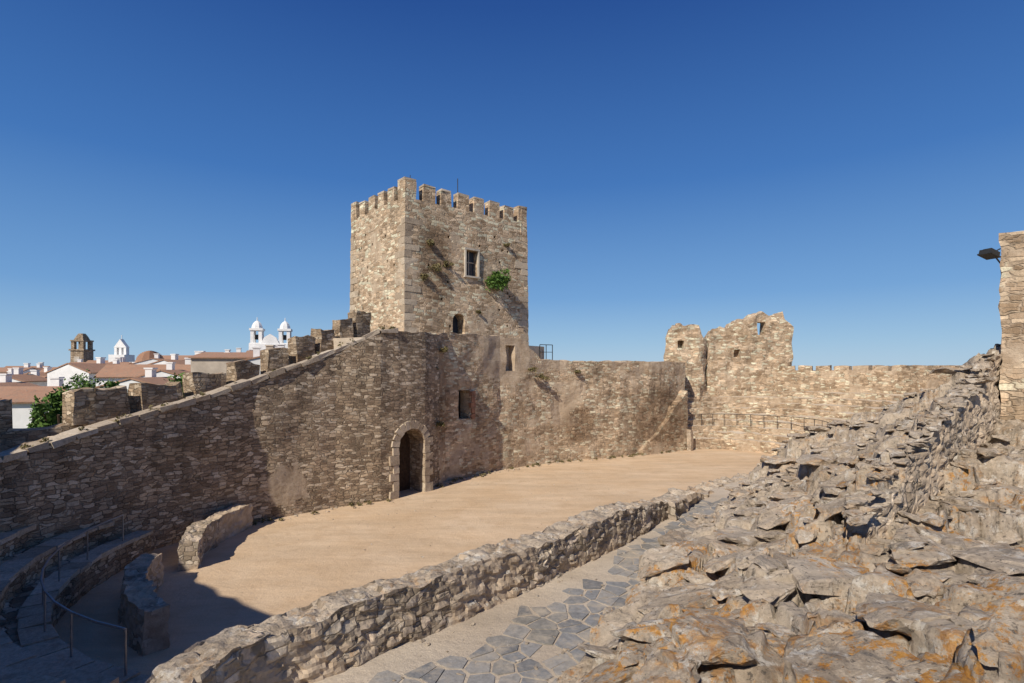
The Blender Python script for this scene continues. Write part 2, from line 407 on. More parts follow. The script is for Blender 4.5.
for i in range(Nn-1): b.f.append([2*i,2*i+1,2*i+3,2*i+2])
b.obj('ramp_walkway','path')

# ------------------------------------------------------------ keep tower
te=empty('castle_keep_tower')
TA=V(-5.75,29,0);TL=V(-10.05,33.7,0);TR=V(.96,34.4,0);TB=TR+TL-TA
zs=14.85
def quadring(b,pts,zb,zt,res,jit):
    loop=[]
    for a,c in zip(pts,pts[1:]+pts[:1]):
        n=round((c-a).length/res)
        loop+=[a.lerp(c,k/n) for k in range(n)]
    m=len(loop); nz=round((zt-zb)/res); base=len(b.v); cen=sum(pts,V(0,0,0))/4
    for k in range(nz+1):
        z=zb+(zt-zb)*k/nz; tp=.012*(zt-z)
        for p in loop:
            q=p+(p-cen).normalized()*tp+Z*z; b.v.append(q+noise.noise_vector(q*.9)*jit)
    for k in range(nz):
        for i in range(m): b.f.append([base+k*m+i,base+k*m+(i+1)%m,base+(k+1)*m+(i+1)%m,base+(k+1)*m+i])
    b.f.append([base+i for i in range(m)][::-1]); b.f.append([base+nz*m+i for i in range(m)])
b=B(); quadring(b,[TA,TR,TB,TL],-1,zs-.9,.4,.06); tw=b.obj('walls','tower',te)
rd=(TR-TA).normalized(); rn=V(rd.y,-rd.x,0); ld=(TL-TA).normalized(); ln=V(-ld.y,ld.x,0)
LR=(TR-TA).length; LL=(TL-TA).length
cb=B()
pw=TA+rd*LR*.5+Z*11.1; pd=TA+rd*LR*.395+Z*6.9
cb.prism([pw-rd*.42+rn*.5,pw+rd*.42+rn*.5,pw+rd*.42+rn*.5+Z*1.5,pw-rd*.42+rn*.5+Z*1.5],-rn*1.1)
cb.prism(arch_poly(pd+rn*.5,rd,.85,1.95),-rn*1.3)
for _ in range(20):
    t=.1+.8*R(); z=8+6*R()
    for (o,d,nv,L) in((TA,rd,rn,LR),(TA,ld,ln,LL)):
        c=o+d*L*t+Z*z; 
        if nv is rn and (c-pw).length<1.6: continue
        cb.prism([c-d*.07+nv*.3,c+d*.07+nv*.3,c+d*.07+nv*.3+Z*.14,c-d*.07+nv*.3+Z*.14],-nv*.6)
cut(tw,cb)
b=B(); b.box(pw-rn*.36+Z*.75,rd,rn,Z,.8,.03,1.46); b.box(pd-rn*.72+Z*1,rd,rn,Z,.9,.03,2.1); b.obj('openings_dark','glass',te)  # window pane, and a dark panel standing in for the unlit doorway
b=B()
for sg in(-1,1): b.box(pw+rd*sg*.465+rn*.07+Z*.75,rd,rn,Z,.09,.15,1.52)
b.box(pw+rn*.07+Z*1.56,rd,rn,Z,1.05,.16,.11); b.box(pw+rn*.09-Z*.06,rd,rn,Z,1.1,.2,.10)
b.box(pw-rn*.30+Z*.75,rd,rn,Z,.05,.06,1.44); b.box(pw-rn*.30+Z*.85,rd,rn,Z,.8,.05,.05)
b.obj('window_frame','frame',te)
b=B()
for (o,d1,n1,d2,n2) in((TA,rd,rn,ld,ln),(TR,-rd,rn,(TB-TR).normalized(),rd),(TL,-ld,ln,(TB-TL).normalized(),-rd)):
    z=0.;k=0
    while z<zs-1.2:
        h=.30+.14*R(); l1,l2=((.85,.42) if k%2 else (.42,.85)); l1*=.75+.5*R(); l2*=.75+.5*R()
        tp=.012*(zs-z)
        outw=(n1+n2).normalized()*(tp*.9+.0)
        cc=o+d1*(l1/2)+d2*(l2/2)+outw+Z*(z+h/2)
        b.box(cc,d1,d2,Z,l1+.02,l2+.02,h-.025,.04)
        z+=h;k+=1
b.obj('quoins','ashlar',te)
b=B(); caps=B()
ring=[TA,TR,TB,TL]
for a,c in zip(ring,ring[1:]+ring[:1]):
    wall(b,[(a.x,a.y,zs-1.1,zs+.05),(c.x,c.y,zs-1.1,zs+.05)],.55,res=.3,jit=.03,top=.05)
    L=(c-a).length; d=(c-a)/L; nm=8 if L>7.5 else 6; pit=L/(nm-.36); nn=V(-d.y,d.x,0)
    for k in range(nm):
        w=.64*pit*(.93+.14*R()); s0=k*pit; 
        if k==nm-1: s0=L-w
        p=a+d*s0; q=a+d*(s0+w); zt=zs+.80+(.16 if (k==0 or k==nm-1) else 0)+.08*R()
        wall(b,[(p.x,p.y,zs-.08,zt),(q.x,q.y,zs-.08,zt)],.5,res=.2,jit=.05,top=.06)
        caps.box(a+d*(s0+w/2)+nn*.25+Z*(zt+.05),d,nn,Z,w*.96,.52,.11,.05)
b.obj('parapet_merlons','tower',te)
caps.obj('merlon_caps','cap',te)
b=B(); c=(TA+TR)/2+rd*.1-rn*1.6; b.tube([c+Z*14,c+Z*17.3],.025); b.tube([TA+rd*.8-rn*.9+Z*14.5,TA+rd*.8-rn*.9+Z*16.5],.02); b.obj('antenna','iron',te)
b=B(); pl=TA+rd*LR*.69+rn*.4+Z*11.15; leaves(b,pl,(.9,.7,.95),1300,.09,12); b.obj('fig_bush','leaf')
b=B()
for t,z,s in((.17,12.6,.35),(.2,11.2,.6),(.12,10.7,.4),(.55,9.0,.2),(.3,11.6,.35),(.8,13.3,.2)):
    leaves(b,TA+rd*LR*t+rn*.12+Z*z,(s,.2,s*.7),300,.06)
for p,s in((V(-3.9,26,5.7),.5),(V(1.2,31.1,5.6),.35),(V(-3.3,26.2,6.6),.3),(V(4,33.2,5.5),.3),(V(-3.5,25.9,3),.3),(V(1.8,31.7,5.2),.5)):
    leaves(b,p,(s,.3,s*.5),220,.06)
for _ in range(26):
    i=int(R()*9)+1; p=front[i]; q=front[i+1]; t=R(); leaves(b,(p[0]+(q[0]-p[0])*t-.1,p[1]+(q[1]-p[1])*t+.1,p[3]+(q[3]-p[3])*t+.12),(.18,.18,.16),40,.05,4)
b.obj('wall_plants','dry')
b=B(); g_=B()
base=resample([p for p in front[5:]]+far[1:11],.3)
for _ in range(190):
    i=int(R()*(len(base)-1)); p=base[i]; q=base[i+1]; d=V(q[0]-p[0],q[1]-p[1],0).normalized(); nn=V(d.y,-d.x,0)
    c=V(p[0],p[1],0)+nn*(.1+.45*R()**2)
    if (c-dc).length<1.3: continue
    r=.03+.10*R()**3; hull_rock(b,(c.x,c.y,r*.2),r,.8,R()*3,1,.05)
    if R()<.4: leaves(g_,(c.x,c.y,.08),(.16,.16,.1),30,.05,4)
b.obj('fallen_stones','rubble'); g_.obj('dry_grass','dry')
b=B()
A_=V(1.7,33,6.2);C_=V(2.5,33.4,6.2)
for t in(0,.5,1): q=A_.lerp(C_,t); b.tube([q,q+Z*.95],.025)
b.tube([A_+Z*.95,C_+Z*.95],.025); b.tube([A_+Z*.5,C_+Z*.5],.02); b.obj('terrace_railing','iron')

# ------------------------------------------------------------ far seating + crest wall
F=[(12.3,38.0),(14.5,38.2),(16.6,37),(17.6,34.8),(16.2,31.8),(13.4,28),(10,22.6)]
C=[(12.6,41.0),(17,43),(22,41.5),(26,37),(27,31),(25.5,25),(20,18)]
def smoothpts(P,n):
    out=[]; m=len(P)-1
    for k in range(n+1):
        t=k/n*m; i=min(int(t),m-1); f=t-i
        p0=P[max(0,i-1)];p1=P[i];p2=P[i+1];p3=P[min(m,i+2)]
        out.append(tuple(.5*((2*p1[j])+(-p0[j]+p2[j])*f+(2*p0[j]-5*p1[j]+4*p2[j]-p3[j])*f*f+(-p0[j]+3*p1[j]-3*p2[j]+p3[j])*f**3) for j in(0,1)))
    return out
Fs=smoothpts(F,150); Cs=smoothpts(C,150)
b=B(); m=151
prof=[(0,-.2),(.003,.75)]
for k in range(1,9): prof+=[(k*.105,.75+.40*(k-1)),(k*.105+.003,.75+.40*k)]
prof.append((1.02,.75+.40*8))
for t,z in prof:
    for i in range(m):
        x=Fs[i][0]+(Cs[i][0]-Fs[i][0])*t; y=Fs[i][1]+(Cs[i][1]-Fs[i][1])*t
        q=V(x,y,z); w=noise.noise_vector(V(x*1.3,y*1.3,z*.4)); b.v.append(q+w*.10+noise.noise_vector(q*4)*.05)
for k in range(len(prof)-1):
    for i in range(m-1): b.f.append([k*m+i,k*m+i+1,(k+1)*m+i+1,(k+1)*m+i])
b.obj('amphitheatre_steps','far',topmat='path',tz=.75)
ce=empty('crest_wall')
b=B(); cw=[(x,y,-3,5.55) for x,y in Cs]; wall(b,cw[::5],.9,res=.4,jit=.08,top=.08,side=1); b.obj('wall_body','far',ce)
b=B(); st=resample([c for c in cw[30::5]],1.5)
for a,c in zip(st,st[1:]):
    A_=V(a[0],a[1],0);C_=V(c[0],c[1],0); q=A_.lerp(C_,.80)
    wall(b,[(A_.x,A_.y,5.4,5.9),(q.x,q.y,5.4,5.9)],.6,res=.3,jit=.06,top=.08)
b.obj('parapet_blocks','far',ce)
b=B(); rl=[]
for i in range(14,110,7):
    t=.24; q=V(Fs[i][0]+(Cs[i][0]-Fs[i][0])*t,Fs[i][1]+(Cs[i][1]-Fs[i][1])*t,1.5); rl.append(q)
    b.tube([q,q+Z*.9],.022)
b.tube([q+Z*.9 for q in rl],.02); b.obj('steps_handrail','iron')
b=B(); wall(b,[(12.35,37.3,-.2,1.45),(12.6,37.55,-.2,1.4)],.3,res=.15,jit=.05)
b.obj('stone_post','plaster')

re_=empty('ruined_keep')
b=B()
wall(b,[(15.2,42.0,3,8.2),(15.6,42.0,3,8.7),(16.3,42.05,3,8.9),(16.9,42.05,3,8.85),(17.1,42.05,3,9.4),(18.2,42.1,3,9.55),(18.5,42.1,3,9.8),(20.5,42.3,3,9.95),(21.3,42.3,3,10.0),(21.5,42.3,3,9.5),(22.0,42.4,3,9.2)],.9,res=.22,jit=.22,top=.35)
wall(b,[(15.35,43,3,8.0),(15.4,46,3,7.2)],.8,res=.35,jit=.1,top=.3,side=-1)
wall(b,[(21.9,43.3,3,9.2),(22.0,46,3,8.2)],.8,res=.35,jit=.1,top=.3)
o=b.obj('main_ruin','tower',re_)
b=B()
wall(b,[(11.75,41.6,3,8.3),(12.0,41.45,3,8.7),(12.6,41.3,3,8.9),(13.4,41.2,3,9.0),(14.2,41.2,3,8.8),(14.6,41.4,3,8.3),(15.1,42.1,3,7.4)],1.2,res=.2,jit=.25,top=.4)
o2=b.obj('side_ruin','tower',re_)
cb=B(); X=V(1,0,0); Y_=V(0,1,0)
for x,z,w,h in((19.5,8.35,.65,1.0),):
    c=V(x,41,z); cb.prism([c-X*w/2,c+X*w/2,c+X*w/2+Z*h,c-X*w/2+Z*h],Y_*(2.6))
cb.prism([V(17.3,41,6.6),V(17.75,41,6.6),V(17.75,41,7.2),V(17.3,41,7.2)],Y_*1.6)
cut(o,cb)
cb=B()
for x,z,w,h in((12.9,7.3,.45,.55),):
    c=V(x,40.5,z); cb.prism([c-X*w/2,c+X*w/2,c+X*w/2+Z*h,c-X*w/2+Z*h],Y_*1.4)
cut(o2,cb)

# ------------------------------------------------------------ left seating
cx,cy=-3.9,15.2
def pol(r,a): a=math.radians(a); return V(cx+r*math.cos(a),cy+r*math.sin(a),0)
se=empty('stone_seating')
for k in range(8):
    r0=6.95+.78*k; z1=.7+.42*k; a0=172+(r0-6.95)*5.5; b=B()
    pts=[]
    for a in range(int(a0),258,3): p=pol(r0,a); pts.append((p.x,p.y,-.5,z1))
    wall(b,pts,.95,res=.2 if k<4 else .4,jit=.04,top=.03,side=-1,stone=.02)
    b.obj('seat_row_%d'%(k+1),'ramp',se)
    b=B(); 
    a=a0
    while a<255:
        da=3.5+4*R(); p=pol(r0+.2,a+da/2); d=V(-math.sin(math.radians(a+da/2)),math.cos(math.radians(a+da/2)),0); nn=V(d.y,-d.x,0)
        b.box(p+Z*(z1+.03),d,nn,Z,(r0+.2)*math.radians(da)*.97,.5,.1,.05); a+=da
    b.obj('seat_edge_%d'%(k+1),'cap',se)
b=B(); pts=[]
for a in range(188,253,4): p=pol(13.6,a); pts.append((p.x,p.y,-2,8.6))
wall(b,pts,1.2,res=.5,jit=.1,top=.2,side=-1); b.obj('high_outer_wall','wall')
b=B(); wall(b,[(-9.75,19.3,-.2,.85),(-9.95,17.6,-.2,.85),(-9.75,16.2,-.2,.85),(-9.3,15.0,-.2,.8)],.5,res=.1,jit=.06,top=.06,stone=.025,sscale=4)
b.obj('low_barrier_wall','near')
b=B(); wall(b,[(-9.15,14.2,-.2,.85),(-8.85,13.2,-.2,.9),(-8.3,12.3,-.2,.9),(-7.6,11.5,-.2,.9),(-6.9,10.9,-.2,.85)],.5,res=.1,jit=.06,top=.06,stone=.025,sscale=4,side=-1)
b.obj('low_barrier_wall','near')
b=B(); rl=[]
for a in range(180,258,6):
    p=pol(7.05,a)+Z*.72; rl.append(p+Z*.8); 
    if (a-180)%12==0: b.tube([p,p+Z*.8],.018)
b.tube(rl,.022); b.obj('seating_handrail','metal')

# ------------------------------------------------------------ near parapet & walkway
par=[(-3.7,3.2,-.5,2.7),(-3.54,5.0,-.5,2.7),(-3.2,6.14,-.5,2.7),(-1.58,7.64,-.5,2.7),(.1,9.4,-.5,2.7),(1.85,11.35,-.5,2.68),(3.3,13.3,-.5,2.42),(4.8,15.5,-.5,2.16),(7.2,18.7,-.5,1.8),(9.7,22,-.5,1.4),(13,27.5,-.5,.8),(16.7,33,-.5,.25)]
b=B(); wall(b,par[:7],.55,res=.045,jit=.07,top=.09,side=-1,stone=.020,sscale=5)
wall(b,par[6:],.7,res=.12,jit=.08,top=.12,side=-1,stone=.04,sscale=3.4)
b.obj('arena_parapet_wall','near',smooth=False,topmat='rubble')
b=B(); wp=[(-3.6,2),(-3.3,5.2),(-3.0,6.0),(-1.4,7.5),(2,11.2),(3.4,13.2),(4.9,15.3),(9,19),(8,14),(6,8),(3,3),(2,1)]
b.v=[V(x,y,2.0) for x,y in wp]; b.f=[list(range(len(wp)))]; b.obj('sandy_walkway','path')
def clip(poly,p,q):
    mid=(p+q)/2; d=q-p; out=[]
    for a,c in zip(poly,poly[1:]+poly[:1]):
        da=(a-mid).dot(d); dc_=(c-mid).dot(d)
        if da<=0: out.append(a)
        if (da<0)!=(dc_<0): out.append(a+(c-a)*(da/(da-dc_)))
    return out
W1=Vector((.66,.75)); W2=Vector((.75,-.66)); O=Vector((-1.5,7.2))
seeds=[]
for _ in range(3200):
    q=Vector((-1.5+12*R(),.1+2.7*R())); rad=.15+.22*R()
    if all(math.hypot((q-p).x*.7,(q-p).y*1.3)>rad for p in seeds): seeds.append(q)
b=B()
for k,p in enumerate(seeds):
    s_,c_=p
    lim=.80+.35*noise.noise(V(s_*.9,0,0))-max(0,(s_-3)*.12)
    if c_<lim or R()<.07: continue
    poly=[p+Vector(v) for v in((-.5,-.5),(.5,-.5),(.5,.5),(-.5,.5))]
    for q in seeds:
        if q is not p and (q-p).length<1.2: poly=clip(poly,p,q)
    if len(poly)<3: continue
    P=[]
    for v in poly:
        w=v+(p-v).normalized()*(.012+.03*R())+Vector((R()-.5,R()-.5))*.02; g=O+W1*w.x+W2*w.y
        P.append(V(g.x,g.y,2.0-.02))
    b.prism(P,Z*(.026+.012*R()))
b.obj('slate_flagstones','slate')

# ------------------------------------------------------------ ruined right wall: rubble heightfield
E0=V(4.5,7,0); Ed=V(.766,.643,0)
Etop=[(-6,3.2),(0,3.45),(2.3,4.15),(3.8,4.55),(6,4.95),(8,5.35),(9.3,5.75),(9.8,6.1),(14,6.1),(24,5.5)]
def lerpt(T,s):
    if s<=T[0][0]: return T[0][1]
    for a,c in zip(T,T[1:]):
        if s<=c[0]: return a[1]+(c[1]-a[1])*(s-a[0])/(c[0]-a[0])
    return T[-1][1]
CP=[(.5,4.2,2.4),(1.2,3.2,3.1),(1.73,2.76,3.6),(3.6,4,3.95),(2.5,5,3.35),(1.5,6.3,2.5),(3.3,6.6,3.0),(4.5,6.0,3.35),(7,7.5,3.3),(5.5,7.2,3.35),(2.2,7.8,2.5),(3.2,9.2,2.65),(.8,1.2,3.7),(5,4.5,3.5),(0,0,3.8),(3,1,3.9),(1.6,4.4,3.0),(9,9,3.7),(9.5,10.5,4.0),(12,12.5,4.3)]
edge=[(-.2,2.0),(.1,4.0),(.5,6.0),(1.15,7.2),(2.35,9.9),(3.9,12.4),(5.6,14.6),(8.6,18.8),(11,22)]
def edged(x,y):
    best=1e9;sg=1
    x+=.3*noise.noise(V(x*1.5,y*1.5,1)); y+=.3*noise.noise(V(x*1.5,y*1.5,7))
    for a,c in zip(edge,edge[1:]):
        dx,dy=c[0]-a[0],c[1]-a[1]; t=max(0,min(1,((x-a[0])*dx+(y-a[1])*dy)/(dx*dx+dy*dy)))
        d=math.hypot(x-a[0]-dx*t,y-a[1]-dy*t)
        if d<best: best=d; sg=1 if (x-a[0])*dy-(y-a[1])*dx>0 else -1
    return best*sg
def near_h(x,y):
    W=0;S=0
    for a,c,z in CP:
        w=1/((x-a)**2+(y-c)**2+.2)**1.5; W+=w;S+=w*z
    return S/W
def basef(x,y):
    dx,dy=x-E0.x,y-E0.y; s=dx*Ed.x+dy*Ed.y; c=-dx*Ed.y+dy*Ed.x
    if c>0.12 and s>-.5:
        h=lerpt(Etop,s)+.08-1.05*max(0,min(c,1.3)-.25)-.45*max(0,c-1.3)
        mn=lerpt([(0,2.4),(5,2.2),(9,1.7),(16,.8)],s)
        h=max(h,mn)
        if s<1.5: 
            t=max(0,min(1,(s+.5)/2)); h=h*t+near_h(x,y)*(1-t)
    else: h=near_h(x,y)
    e=max(0,min(1,edged(x,y)/.9)); e=e*(2-e)
    return 1.93+(h-1.93)*e
def stp(f,sh):
    fr=f-math.floor(f); k=max(0,min(1,(fr-.5)*sh+.5)); return math.floor(f)+k*k*(3-2*k)
def rock_h(x,y):
    e=edged(x,y)
    if e<=0: return 1.9
    s=x*Ed.x+y*Ed.y; c=-x*Ed.y+y*Ed.x
    w=noise.noise_vector(V(x*1.1,y*1.1,3))*.3
    d,q=noise.voronoi(V(s*.9+w.x,c*1.5+w.y,.3)); g=d[1]-d[0]
    qs=(q[0].x-w.x)/.9; qc=(q[0].y-w.y)/1.5
    qx=qs*Ed.x-qc*Ed.y; qy=qs*Ed.y+qc*Ed.x
    dE=(-(x-E0.x)*Ed.y+(y-E0.y)*Ed.x); dQ=(-(qx-E0.x)*Ed.y+(qy-E0.y)*Ed.x)
    h0=basef(x,y)
    if (dE>.12)==(dQ>.12): h=h0*.4+basef(qx,qy)*.6
    else: h=h0
    am=min(1,e/.4)
    r1=noise.cell(q[0]*5.1); r2=noise.cell(q[0]*9.7+V(3,3,3)); r3=noise.cell(q[0]*3.3+V(9,1,1))
    h+=am*((r1-.5)*.16+(s*.9-q[0].x)*(r2-.5)*.16+(c*1.5-q[0].y)*(r3-.5)*.14)
    if g<.07: h-=.15*am*(1-g/.07)
    d,q=noise.voronoi(V(s*2.6+w.x*2,c*4.0+w.y*2,.7)); g2=d[1]-d[0]
    rr_=noise.cell(q[0]*5.1); h+=am*(rr_-.5)*.07
    if g2<.08 and rr_>.35: h-=.05*am*(1-g2/.08)
    st=.17; nz=.4*noise.noise(V(s*.9,c*.9,5)); f=h/st+nz; h+=st*(stp(f,3.)-f)*.6*am
    h+=.025*am*noise.fractal(V(x*3.5,y*3.5,0),.8,2.1,6)
    k=min(1,e/.06)
    return 1.9+(max(h,1.96)-1.9)*k
def patch(x0,x1,y0,y1,res,hole=None):
    b=B(); nx=int((x1-x0)/res); ny=int((y1-y0)/res); idx={}
    def gv(i,j):
        if (i,j) not in idx:
            x=x0+i*res;y=y0+j*res; z=rock_h(x,y)
            m_=min(1,max(0,(z-1.9)*2))
            w=noise.noise_vector(V(x*2.2,y*2.2,z*3))*.05*m_+noise.noise_vector(V(x*1.5,y*1.5,z*9))*.03*m_
            idx[(i,j)]=len(b.v); b.v.append(V(x+w.x,y+w.y,z+w.z*.3))
        return idx[(i,j)]
    for i in range(nx):
        for j in range(ny):
            x=x0+(i+.5)*res;y=y0+(j+.5)*res
            if hole and hole[0]<x<hole[1] and hole[2]<y<hole[3]: continue
            if edged(x,y)<-.05: continue
            if y-(.45*x)>17: continue
            b.f.append([gv(i,j),gv(i+1,j),gv(i+1,j+1),gv(i,j+1)])
    return b
b=patch(-.6,8.4,1.4,10.4,.03); b.obj('rock_outcrop','rock',smooth=True,recalc=False)
b=patch(-.6,24,1.4,24,.07,(-.5,8.3,1.5,10.3)); b.obj('ruined_wall_rubble','rubble',smooth=True,recalc=False)
b=B(); pts=[]
for s in(.1,.6,1.2,2.3,3.8,6,8,9.8,12): p=E0+Ed*s; pts.append((p.x,p.y,1.5,lerpt(Etop,s)-(.45 if s<.5 else .2 if s<1 else .04)))
wall(b,pts,.28,res=.065,jit=.12,top=.26,stone=.024,sscale=4.2); b.obj('sloping_wall','plaster',smooth=False,topmat='rubble',tz=.5)
b=B()
for _ in range(130):
    s=.0+9.6*R(); p=E0+Ed*s+V(-Ed.y,Ed.x,0)*(.14+.3*(R()-.5)); r=.07+.16*R()**1.5
    hull_rock(b,(p.x,p.y,lerpt(Etop,s)+.03+.05*R()),r,.45,math.radians(40)+(R()-.5)*.8,2,.06)
for _ in range(110):
    s=.0+9.0*R(); p=E0+Ed*s-V(-Ed.y,Ed.x,0)*(.1+.5*R()**1.5); r=.06+.2*R()**2
    hull_rock(b,(p.x,p.y,rock_h(p.x,p.y)+r*.2),r,.5,R()*3,2,.06)
b.obj('loose_wall_stones','rubble')
b=B(); p=E0+Ed*9.8
wall(b,[(p.x,p.y,2,9.0),(p.x+1.6*Ed.x,p.y+1.6*Ed.y,2,9.05),(p.x+3*Ed.x,p.y+3*Ed.y,2,9.)],1.5,res=.2,jit=.06,top=.08,stone=.02,sscale=3,side=-1)
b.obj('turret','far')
fl=empty('floodlight')
b=B(); q=V(11.45,12.95,8.40); b.tube([p+Z*8.25+Ed*.1,q+V(.25,.15,-.02)],.02); b.tube([p+Z*8.6+Ed*.1,q+V(.1,.05,.02)],.015); b.obj('bracket','iron',fl)
b=B(); ax=V(.9,.3,-.25).normalized(); ay=V(-.3,.95,0).normalized(); az=ax.cross(ay)
b.box(q,ax,ay,az,.32,.26,.10,.01); b.box(q+az*.06,ax,ay,az,.2,.18,.05); b.box(q-az*.065,ax,ay,az,.36,.30,.03); b.obj('lamp_housing','iron',fl)

b=B(); placed=[]
for _ in range(1500):
    x=.4+7.2*R(); y=2.3+7.8*R(); r=.24+.5*R()**1.4
    if edged(x,y)<.18 or any(math.hypot(x-a,y-c)<(r+q)*.66 for a,c,q in placed): continue
    dl=-(x-E0.x)*Ed.y+(y-E0.y)*Ed.x
    if abs(dl)<.45 and (x-E0.x)*Ed.x+(y-E0.y)*Ed.y>-.6: continue
    placed.append((x,y,r))
    z=sum(rock_h(x+dx*r*.5,y+dy*r*.5) for dx,dy in((0,0),(1,0),(-1,0),(0,1),(0,-1)))/5
    n0=len(b.v); hull_rock(b,(x,y,z+.06),r,.22+.16*R(),math.radians(40)+(R()-.5)*1.0,7 if y<6 else 3,.045,.14)
    gx=(rock_h(x+r*.6,y)-rock_h(x-r*.6,y))/(1.2*r); gy=(rock_h(x,y+r*.6)-rock_h(x,y-r*.6))/(1.2*r)
    gx=max(-.35,min(.35,gx*.6)); gy=max(-.35,min(.35,gy*.6))
    for k in range(n0,len(b.v)): b.v[k].z+=(b.v[k].x-x)*gx+(b.v[k].y-y)*gy
for _ in range(320):
    x=.3+7.5*R(); y=2.2+8*R()
    if edged(x,y)<.1: continue
    r=.03+.13*R()**3
    hull_rock(b,(x,y,rock_h(x,y)+r*.15),r,.5,math.radians(40)+(R()-.5)*1.2,2,.05)
b.obj('rock_slabs','rock')
b=B(); placed=[]
for _ in range(1600):
    s=1+16*R(); c=.35+5.6*R(); x=E0.x+Ed.x*s-Ed.y*c; y=E0.y+Ed.y*s+Ed.x*c; r=.14+.5*R()**1.5
    if edged(x,y)<.1 or y-.45*x>16.6 or any(math.hypot(x-a,y-d_)<(r+q)*.62 for a,d_,q in placed): continue
    if c<.7: r=min(r,.22)
    placed.append((x,y,r))
    hull_rock(b,(x,y,rock_h(x,y)+r*.07),r,.28,math.radians(40)+(R()-.5),3,.05,.12)
for _ in range(300):
    s=1+16*R(); c=.0+5.8*R(); x=E0.x+Ed.x*s-Ed.y*c; y=E0.y+Ed.y*s+Ed.x*c
    if edged(x,y)<.1 or y-.45*x>16.6: continue
    r=.05+.12*R()**2; hull_rock(b,(x,y,rock_h(x,y)+r*.1),r,.5,R()*3,1,.06)
b.obj('rubble_stones','rubble')
b=B()
for _ in range(260):
    s=-1+8*R(); c=.25+2.2*R()**.7; g=O+W1*s+W2*c; r=.012+.03*R()**2
    hull_rock(b,(g.x,g.y,2.0+r*.3),r,.8,R()*3,0,.02)
for _ in range(260):
    x=-9+22*R(); y=12+22*R(); r=.015+.03*R()
    if math.hypot((x-1)/9,(y-22)/11)<1: hull_rock(b,(x,y,r*.2),r,.7,R()*3,0,.02)
b.obj('pebbles','rubble')

# ------------------------------------------------------------ town
def house(x,y,w,d,zb,ze,zr,rot,wm='white',win=True,name='white_house'):
    e=empty(name); c,s=math.cos(rot),math.sin(rot); U=V(c,s,0);Wv=V(-s,c,0);o=V(x,y,0)
    b=B(); b.box(o+Z*(zb+ze)/2,U,Wv,Z,w,d,ze-zb)
    for sg in(-1,1):
        b.prism([o+U*sg*w/2-Wv*d/2+Z*(ze-.01),o+U*sg*w/2+Wv*d/2+Z*(ze-.01),o+U*sg*w/2+Z*(zr-.05)],-U*sg*.3)
    b.obj('walls',wm,e)
    b=B(); ov=.3
    for sg in(-1,1):
        A=o+Wv*sg*(d/2+ov)+Z*(ze-.08); Cc=o+Z*zr; dd_=(Cc-A); nn=dd_.cross(U); nn=nn.normalized()*.14*(1 if nn.z>0 else -1)
        b.prism([A-U*(w/2+.1),A+U*(w/2+.1),Cc+U*(w/2+.1),Cc-U*(w/2+.1)],nn)
    b.obj('roof','tile',e)
    b=B(); b.box(o+U*w*.25+Wv*d*.15+Z*(zr+.2),U,Wv,Z,.8,.6,1.3); b.box(o+U*w*.25+Wv*d*.15+Z*(zr+.95),U,Wv,Z,.9,.8,.15); b.obj('chimney',wm,e)
    if win:
        b=B(); n=max(1,int(w/3))
        for k in range(n):
            b.box(o+U*((k+.5)/n-.5)*w-Wv*(d/2+.01)+Z*(ze-1.2),U,Wv,Z,.8,.06,1.1)
        b.obj('windows','dark',e)
H=math.pi/2
for hs in [(-45.5,70,12,6,-2,4.7,6.2,.25),(-39,62,6,5,-2,4.7,5.5,.2+H),(-58,75,8,6,-2,5.2,6.4,-.1+H),(-33.5,50,6,5,-3,4.1,4.8,.1+H),(-24.6,54,5,6,-3,6.2,6.9,.4+H),(-43,84,9,5,-2,7.0,7.9,.2),(-27,75,6,6,-2,8.0,8.7,.5),(-33,78,5,5,-2,7.5,8.2,.5+H),(-70,92,9,6,-2,5.7,6.8,.2),(-62,95,7,6,-2,6.6,7.5,.3+H),(-66,108,10,7,-2,6.9,8.4,.0),(-80,100,8,6,-2,4.9,6,.3),(-86,108,6,6,-2,5.9,6.8,.3+H),(-92,112,9,6,-2,4.6,5.8,.1),(-104,118,9,6,-2,4.8,6.0,.1+H),(-112,125,8,7,-2,5.0,6.4,.3),(-60,60,8,5,-3,3.0,4.0,.2),(-52,55,6,5,-3,3.4,4.2,.1+H),(-46,52,6,5,-3,3.0,3.9,.1),(-72,78,9,6,-3,3.5,4.6,.1),(-66,72,5,5,-3,4.1,4.9,.1+H),(-88,92,8,6,-3,3.3,4.4,-.1),(-39,46,5,5,-3,3.0,3.8,.3),(-55,104,8,6,-2,7.6,8.9,.3),
  (-50,80,5,5,-2,6.2,7.0,H),(-52.5,88,6,5,-2,6.9,7.7,.1),(-63,86,5,5,-2,5.6,6.3,H+.1),(-73,101,5,5,-2,6.2,7.0,H),(-78,90,5,4,-2,4.4,5.1,H-.1),(-97,104,6,5,-2,4.0,4.9,H),(-101,110,6,5,-2,5.2,6.0,.1),(-48,92,5,5,-2,7.4,8.1,H+.2),(-30.5,68,5,5,-2,7.2,7.9,.3),(-36.5,70,4,5,-2,6.2,6.9,H),(-82,118,7,5,-2,6.6,7.5,.2)]:
    house(*hs)
house(-29.5,60,9,6,-3,6.9,7.4,.12,'ochre',False,'beige_house')
house(-96,130,10,7,-2,6.3,7.8,.3,'ochre',True,'ochre_house')
ch=empty('white_church'); o=V(-38.9,87,0); rt=.25; U=V(math.cos(rt),math.sin(rt),0); Wv=V(-U.y,U.x,0)
b=B(); b.box(o+Wv*6+Z*4,U,Wv,Z,5.6,10.5,8.6)
b.box(o+Z*4.8,U,Wv,Z,6.2,1.2,10)
